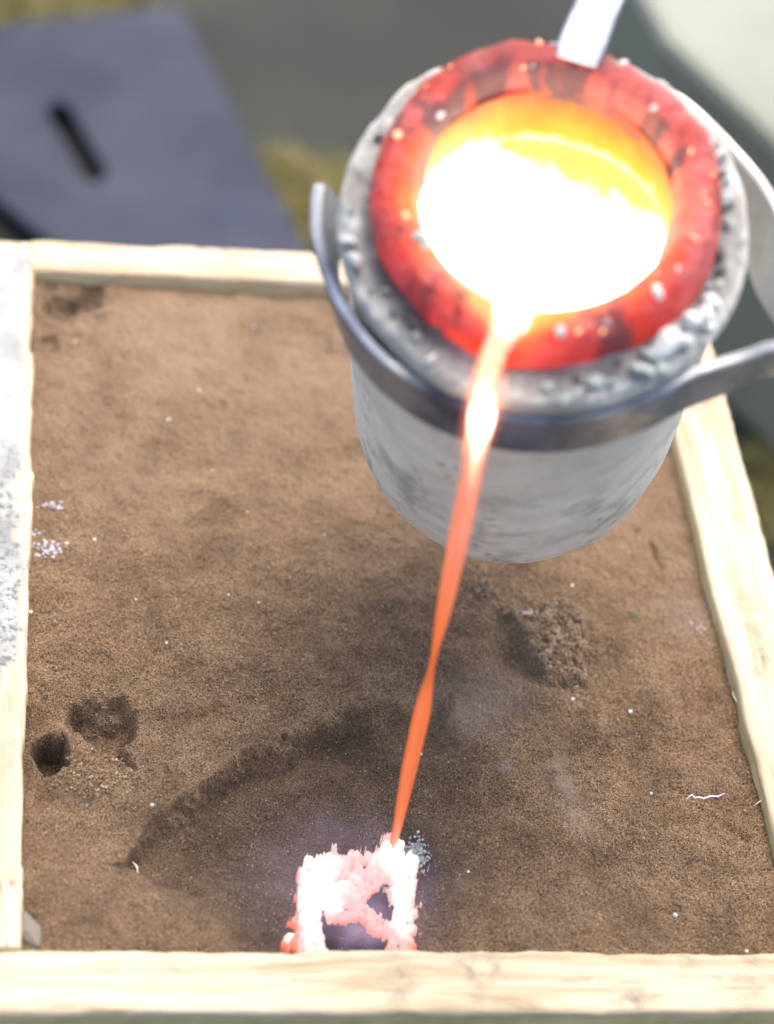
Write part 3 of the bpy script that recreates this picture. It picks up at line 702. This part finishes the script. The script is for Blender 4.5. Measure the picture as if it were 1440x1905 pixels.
# ------------------------------------------------------------------ the falling stream
LAND = at(735, 1556, -0.003)
def build_stream():
    lip_in = wpos(.0345, A_LIP, .0085 - .006); lip = wpos(.0415, A_LIP, .0108 - .0046); lip_in[2] = PLV - 0.0008
    lip_o = wpos(.0478, A_LIP - .03, .0085); lip_out = C0 + .0570 * E1 * math.cos(.03) - .0015 * E2 + U * .0056
    pts = [(lip_in, .0058, .0026, 1.0), (lip, .0046, .0026, 1.0), (lip_o, .0034, .0024, .84), (lip_out, .0034, .0026, 0.80)]
    x0, y0 = LAND[0], LAND[1]
    xs, ys = lip_out[0], lip_out[1]
    prof = [(.178, .0037, 1.06), (.172, .0035, 1.04), (.166, .0032, .90), (.159, .0030, .80), (.150, .0029, .72), (.143, .0028, .68), (.135, .0028, .64), (.125, .0027, .58), (.115, .0026, .52), (.105, .0023, .45), (.096, .0020, .36), (.088, .0014, .28), (.080, .0010, .12), (.074, .0012, .16), (.066, .0021, .32), (.058, .0026, .36), (.048, .0025, .34), (.036, .0025, .32), (.024, .0023, .30), (.012, .0019, .28), (.002, .0014, .34), (-.010, .0013, .4)]
    # the last bit before falling free
    zt, zl = .176, LAND[2]
    for z_, r, h_ in prof:
        f = min(1, max(0, (zt - z_) / zt)); g = 1 - math.sqrt(max(0, 1 - f)) if False else f ** 0.55
        x = xs + (x0 - xs) * (0.35 + 0.65 * g); y = ys - 0.002 + (y0 - ys + 0.002) * (0.35 + 0.65 * g)
        pts.append((np.array([x, y, z_]), r, r * .9, h_))
    P = np.array([p[0] for p in pts]); d = np.r_[0, np.cumsum(np.linalg.norm(np.diff(P, axis=0), axis=1))]
    t = np.linspace(0, d[-1], 260)
    def interp(v):
        # smooth resample
        y = np.interp(t, d, v); kx = 5; yy = np.convolve(np.pad(y, kx, mode='edge'), np.ones(2 * kx + 1) / (2 * kx + 1), 'valid'); return yy
    X, Y, Z = interp(P[:, 0]), interp(P[:, 1]), interp(P[:, 2]); R1 = interp([p[1] for p in pts]); R2 = interp([p[2] for p in pts]); H = interp([p[3] for p in pts])
    C = np.stack([X, Y, Z], 1); Tg = np.gradient(C, axis=0); Tg /= np.linalg.norm(Tg, axis=1)[:, None]
    side = np.array([1.0, -0.12, 0]); n = 20; V = []; hv = []
    for i in range(len(C)):
        s = side - Tg[i] * (side @ Tg[i]); s /= np.linalg.norm(s); q = np.cross(Tg[i], s)
        for j in range(n):
            a = 2 * math.pi * j / n
            w_ = 1 + 0.22 * float(fbm(np.array([t[i]]), np.array([math.cos(a) * .01]), 45, 3, 5)[0])
            V.append(C[i] + s * math.cos(a) * R1[i] * w_ + q * math.sin(a) * R2[i] * w_); hv.append(H[i] - (0.20 if i > 30 else 0.1) * abs(math.cos(a)) ** 3)
    F = []
    for i in range(len(C) - 1):
        for j in range(n): a = i * n + j; b = i * n + (j + 1) % n; F.append((a, b, b + n, a + n))
    V = np.array(V)
    me = pmesh('molten_stream', V - LAND, F); attr(me, 'glowing', hv)
    bm = bmesh.new(); bm.from_mesh(me); bmesh.ops.recalc_face_normals(bm, faces=bm.faces); bm.to_mesh(me); bm.free()
    o = link('molten_stream', me, m_stream()); o.location = LAND
    tag(o, 'thin orange stream of molten metal falling from the crucible lip', 'molten stream')
    return C
SC = build_stream()

# ------------------------------------------------------------------ metal freezing over the sprue
def build_splash():
    nx, ny = 260, 250
    gx = np.linspace(500, 820, nx); gy = np.linspace(1535, 1800, ny)
    PX, PY = np.meshgrid(gx, gy); PX = PX.ravel(); PY = PY.ravel()
    W = at_arr(PX, PY, -0.006); X, Y = W[:, 0], W[:, 1]
    w1 = fbm(X, Y, 330, 5, 12, 0.75) * 20; w2 = fbm(X, Y, 330, 5, 15, 0.75) * 20
    s = sdf(PX + w1 * 1.25, PY + w2 * 1.25, OUT)
    holes = np.maximum.reduce([sdf(PX + w1 * .4, PY + w2 * .4, HOLE1), sdf(PX + w1 * .8, PY + w2 * .8, HOLE2), sdf(PX + w1 * .8, PY + w2 * .8, HOLE3)])
    # threads of metal across the small hole
    lace = (fbm(X, Y, 520, 4, 93, .6) - 0.10) * 75 * (gau(PX, PY, 680, 1668, 60, 42) + .35)
    fld = np.minimum(np.minimum(s, -holes), 6 - lace)
    for pl in [[(640, 1672), (660, 1678), (673, 1684), (690, 1692), (705, 1704), (735, 1708)], [(672, 1684), (676, 1668), (686, 1656)], [(680, 1664), (700, 1680), (716, 1690), (738, 1700)], [(700, 1680), (704, 1696)], [(690, 1692), (698, 1680)]]:
        for a, c in zip(pl[:-1], pl[1:]):
            a = np.array(a, float); c = np.array(c, float); e = c - a; qx = PX + w1 * .6; qy = PY + w2 * .6
            t = np.clip(((qx - a[0]) * e[0] + (qy - a[1]) * e[1]) / (e @ e), 0, 1)
            fld = np.maximum(fld, 1.9 + w1 * .10 - np.hypot(qx - a[0] - t * e[0], qy - a[1] - t * e[1]))
    drop = 11 - np.hypot(PX - 538 + w1 * .3, (PY - 1733 + w2 * .3) * .95); bridge = 5 - np.abs((PY - 1727) - (PX - 550) * -0.3 + w2 * .3) - 30 * ((PX < 540) | (PX > 565))
    fld = np.maximum(fld, np.maximum(drop, bridge))
    n = fbm(X, Y, 260, 5, 30, 0.6)
    h = sm(fld, -1.0, 7) * 0.0034 * (1 + 1.1 * n) + 0.0014 * sm(fld, 2, 24) + np.where(drop > 0, .0005, 0)
    h += 0.004 * gau(PX, PY, 737, 1566, 22, 16) * sm(fld, -1, 8)
    base = -0.0118
    Z = base + h
    ok = fld > -1.2
    F = grid_faces(nx, ny); F = F[ok[F].all(1)]
    use = np.unique(F); mp = -np.ones(nx * ny, int); mp[use] = np.arange(len(use)); F = mp[F][:, ::-1]
    V = np.stack([X, Y, Z], 1)[use]
    # underside so that it is a crust with thickness
    m_ = len(V); V2 = V.copy(); V2[:, 2] = base - 0.004
    E = np.concatenate([F[:, [0, 1]], F[:, [1, 2]], F[:, [2, 3]], F[:, [3, 0]]]); key = {}
    for a, b in E.tolist(): key[(a, b)] = 1
    skirt = [(b, a, a + m_, b + m_) for (a, b) in key if (b, a) not in key]
    org = at(670, 1680, base)
    me = pmesh('freezing_metal', np.r_[V, V2] - org, F.tolist() + skirt + (F[:, ::-1] + m_).tolist())
    heat = 0.50 + 0 * PX
    heat += 0.45 * gau(PX, PY, 585, 1690, 40, 90) + 0.35 * gau(PX, PY, 610, 1650, 60, 35) + 0.6 * gau(PX, PY, 742, 1585, 48, 26) + 0.55 * gau(PX, PY, 750, 1670, 24, 90) + 0.3 * gau(PX, PY, 605, 1590, 45, 16)
    heat -= 0.10 * gau(PX, PY, 670, 1620, 45, 40) + 0.5 * gau(PX, PY, 775, 1765, 26, 26)
    heat -= 0.16 * gau(PX, PY, 735, 1750, 22, 30)
    heat = np.where(PX < 557, np.where(drop > 4, 0.95, 0.28), heat)
    heat -= 0.22 * (1 - sm(fld, 0, 5)) 
    hu = heat[use]; attr(me, 'glowing', np.r_[hu, hu - .3])
    o = link('freezing_metal', me, m_splash()); o.location = org
    tag(o, 'pinkish white glowing metal freezing in a ragged square over the pouring hole', 'molten metal')
build_splash()
# grey glittering crust beside the landing point
def crust():
    rnd = random.Random(8); bm = bmesh.new(); p0 = at(775, 1572)
    for _ in range(320):
        q = (rnd.gauss(776, 12), rnd.gauss(1572, 15)); p = at(*q); s = rnd.uniform(.0002, .0009)
        r = bmesh.ops.create_icosphere(bm, subdivisions=1, radius=s); zz = SH(p[0], p[1])
        for v in r['verts']: v.co = v.co * rnd.uniform(.6, 1.3) + Vector((p[0] - p0[0], p[1] - p0[1], zz + .006 + s * .2 + 0.0015 * math.exp(-((q[0] - 776) ** 2 + (q[1] - 1570) ** 2) / 200)))
    me = bpy.data.meshes.new('slag_crust'); bm.to_mesh(me); bm.free()
    o = link('slag_crust', me, m_plain('grey_crust', (0.03, 0.036, 0.036), (0.42, 0.46, 0.44), 1300, 0.4, 0.2), smooth=False); o.location = (p0[0], p0[1], -.006)
    tag(o, 'glittering grey teal crust beside the spot where the stream lands', 'slag')
crust()
def vol(name, c, rad, mat, label):
    bm = bmesh.new(); bmesh.ops.create_icosphere(bm, subdivisions=3, radius=1.0)
    me = bpy.data.meshes.new(name); bm.to_mesh(me); bm.free()
    o = link(name, me, mat); o.location = c; o.scale = rad
    tag(o, label, kind='stuff'); return o
c = at(640, 1660, 0.0); vol('flame_haze', (c[0], c[1], 0.000), (0.040, 0.036, 0.016), m_flame_glow('violet_flame', (0.48, 0.34, 0.58), 10.0, 9.0, 2.6, (0.38, 0.72)), 'faint violet flame and fume around the freezing metal')
c = at(675, 1735, -0.016); vol('flame', (c[0], c[1], -0.013), (0.017, 0.012, 0.0075), m_flame_glow('inner_flame', (0.62, 0.42, 0.58), 36.0, 20.0, 1.6, (0.35, 0.7)), 'pale violet flame glowing inside the dark pouring hole')
kt = SC[np.argmin(abs(SC[:, 2] - 0.176))]
vol('stream_glow', tuple(kt + np.array([0, 0, 0])), (0.0062, 0.0062, 0.026), m_flame_glow('orange_glow', (1.0, 0.20, 0.08), 75.0, 1.0, 1.0, (0.1, 0.3)), 'added orange glow around the top of the stream')  # volume added to give the stream a soft orange halo

# ------------------------------------------------------------------ tongs
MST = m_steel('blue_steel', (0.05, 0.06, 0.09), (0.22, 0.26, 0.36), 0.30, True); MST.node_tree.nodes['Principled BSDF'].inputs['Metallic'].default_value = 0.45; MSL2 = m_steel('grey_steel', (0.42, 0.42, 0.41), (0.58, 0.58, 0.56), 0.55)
ton = empty('tongs', frame(C0 + U * -0.028)); TO = 0.028
tag(ton, 'dark steel tongs gripping the crucible below its rim, arms running off to the right', 'tongs')
def strap(name, pts, hgt, th, mat, parent, toff=TO, sub=14, lean=(0, 0)):
    """flat bar standing on edge along a path of (x, y, z) in the crucible's frame"""
    P = np.array(pts, float); d = np.r_[0, np.cumsum(np.linalg.norm(np.diff(P, axis=0), axis=1))]
    # Catmull-Rom
    C = []
    for i in range(len(P) - 1):
        p0 = P[max(i - 1, 0)]; p1 = P[i]; p2 = P[i + 1]; p3 = P[min(i + 2, len(P) - 1)]
        for t in np.linspace(0, 1, sub, endpoint=(i == len(P) - 2)):
            C.append(0.5 * (2 * p1 + (p2 - p0) * t + (2 * p0 - 5 * p1 + 4 * p2 - p3) * t * t + (3 * p1 - p0 - 3 * p2 + p3) * t ** 3))
    C = np.array(C); Tg = np.gradient(C, axis=0); Tg /= np.linalg.norm(Tg, axis=1)[:, None]
    V = []; hs = hgt if hasattr(hgt, '__len__') else [hgt, hgt]
    L = np.linspace(0, 1, len(C)); H = np.interp(L, np.linspace(0, 1, len(hs)), hs); LE = np.radians(np.interp(L, np.linspace(0, 1, len(lean)), lean))
    for i in range(len(C)):
        nrm = np.cross(Tg[i], [0, 0, 1.0]); nrm /= np.linalg.norm(nrm); b = 0.0007; h2 = H[i] / 2; t2 = th / 2
        if i < 6: h2 *= math.sqrt(1 - ((6 - i) / 7) ** 2)
        for (a, c) in ((-t2, -h2 + b), (-t2 + b, -h2), (t2 - b, -h2), (t2, -h2 + b), (t2, h2 - b), (t2 - b, h2), (-t2 + b, h2), (-t2, h2 - b)):
            V.append(C[i] + nrm * (a * math.cos(LE[i]) + c * math.sin(LE[i])) + np.array([0, 0, c * math.cos(LE[i]) - a * math.sin(LE[i]) + toff]))
    n = 8; F = [tuple(range(n))[::-1], tuple(range((len(C) - 1) * n, len(C) * n))]
    for i in range(len(C) - 1):
        for j in range(n): a = i * n + j; b = i * n + (j + 1) % n; F.append((a, b, b + n, a + n))
    me = pmesh(name, V, F); bm = bmesh.new(); bm.from_mesh(me); bmesh.ops.recalc_face_normals(bm, faces=bm.faces); bm.to_mesh(me); bm.free()
    o = link(name, me, mat, parent, smooth=True)
    me.set_sharp_from_angle(angle=math.radians(30)) if hasattr(me, 'set_sharp_from_angle') else None
    return o
def pol(r, a, z=-.0178): return (r * math.cos(math.radians(a)), r * math.sin(math.radians(a)), z)
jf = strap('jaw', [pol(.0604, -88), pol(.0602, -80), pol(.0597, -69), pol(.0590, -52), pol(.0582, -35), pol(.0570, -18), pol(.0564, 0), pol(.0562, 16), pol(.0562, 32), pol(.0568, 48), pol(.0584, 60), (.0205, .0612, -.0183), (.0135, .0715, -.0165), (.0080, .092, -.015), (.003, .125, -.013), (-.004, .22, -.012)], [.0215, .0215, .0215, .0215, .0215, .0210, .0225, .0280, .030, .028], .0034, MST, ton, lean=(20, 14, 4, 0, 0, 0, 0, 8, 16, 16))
me = jf.data; vv = np.array([v.co[:] for v in me.vertices]); an = np.degrees(np.arctan2(vv[:, 1], vv[:, 0]))
attr(me, 'sheen_tint', np.clip(sm(an, 42, 72) + 0.8 * sm(-an, 58, 84) + 0.7 * np.exp(-((an + 26) / 9) ** 2) + 0.7 * np.exp(-((an - 33) / 9) ** 2), 0, 1))  # reflections painted as lighter grey: two glints on the band, brighter arm
jf['label'] = 'front jaw, dark blue steel band curving round the crucible, its lighter grey arm running right'
jb = strap('jaw', [pol(.0580, 178, -.017), pol(.0590, 155, -.017), pol(.0602, 130, -.016), pol(.0622, 116, -.014), (-.0140, .0640, -.013), (-.0060, .0710, -.013), (.0020, .0820, -.014), (.0070, .100, -.016), (.0040, .125, -.0165), (.016, .22, -.02)], [.0150, .0170, .0185, .0200], .0034, MSL2, ton, lean=(-10, -20, -42, -50, -50))
jb['label'] = 'rear jaw, pale grey steel showing at the right of the rim'
def cyl(name, c, ax, r, l, mat, parent, toff):
    bm = bmesh.new(); bmesh.ops.create_cone(bm, cap_ends=True, segments=24, radius1=r, radius2=r * .85, depth=l)
    me = bpy.data.meshes.new(name); bm.to_mesh(me); bm.free(); o = link(name, me, mat, parent, smooth=False)
    o.location = (c[0], c[1], c[2] + toff); o.rotation_euler = Vector(ax).to_track_quat('Z', 'Y').to_euler(); return o
cyl('rivet', (.0090, .0760, -.0150), (1, .2, .0), .0032, .0060, MSL2, ton, TO)
# bar over the far side of the rim
ar = empty('hold_down_bar', frame(C0 + U * 0.012 - E1 * .04)); 
tag(ar, 'flat pale steel bar resting on the far edge of the glowing rim', 'steel bar')
def bar():
    pts = [(-.0415, -.0037, .0150), (-.0448, -.0036, .0156), (-.0480, -.0034, .0162), (-.0560, -.0028, .0176), (-.0660, -.0018, .0192), (-.0800, .0, .0212), (-.1200, .006, .0270), (-.20, .02, .04)]
    C = np.array(pts); V = []; w = [.0060, .0064, .0065, .0062, .0061, .0060, .0060, .0060]; th = .0026
    for i, p in enumerate(C):
        tg = C[min(i + 1, len(C) - 1)] - C[max(i - 1, 0)]; tg /= np.linalg.norm(tg); s = np.cross(tg, [0, 0, 1.0]); s /= np.linalg.norm(s); q = np.cross(s, tg)
        for a, c in ((-1, -1), (1, -1), (1, 1), (-1, 1)): V.append(p + s * a * w[i] + q * c * th / 2 - np.array([-.04, 0, .012]))
    F = [(0, 1, 2, 3), tuple(range(len(V) - 4, len(V)))]
    for i in range(len(C) - 1):
        for j in range(4): a = i * 4 + j; b = i * 4 + (j + 1) % 4; F.append((a, b, b + 4, a + 4))
    me = pmesh('flat_bar', V, F); bm = bmesh.new(); bm.from_mesh(me); bmesh.ops.recalc_face_normals(bm, faces=bm.faces); bm.to_mesh(me); bm.free()
    o = link('flat_bar', me, m_steel('bright_bar', (0.28, 0.30, 0.36), (0.46, 0.48, 0.55), 0.45), ar, smooth=False); bv = o.modifiers.new('b', 'BEVEL'); bv.width = .0008; bv.segments = 2
    cyl('rivet', (-.0460 + .04, -.0024, .0160 - .012), (0, 0, 1), .0012, .0012, MSL[2], ar, 0)
bar()
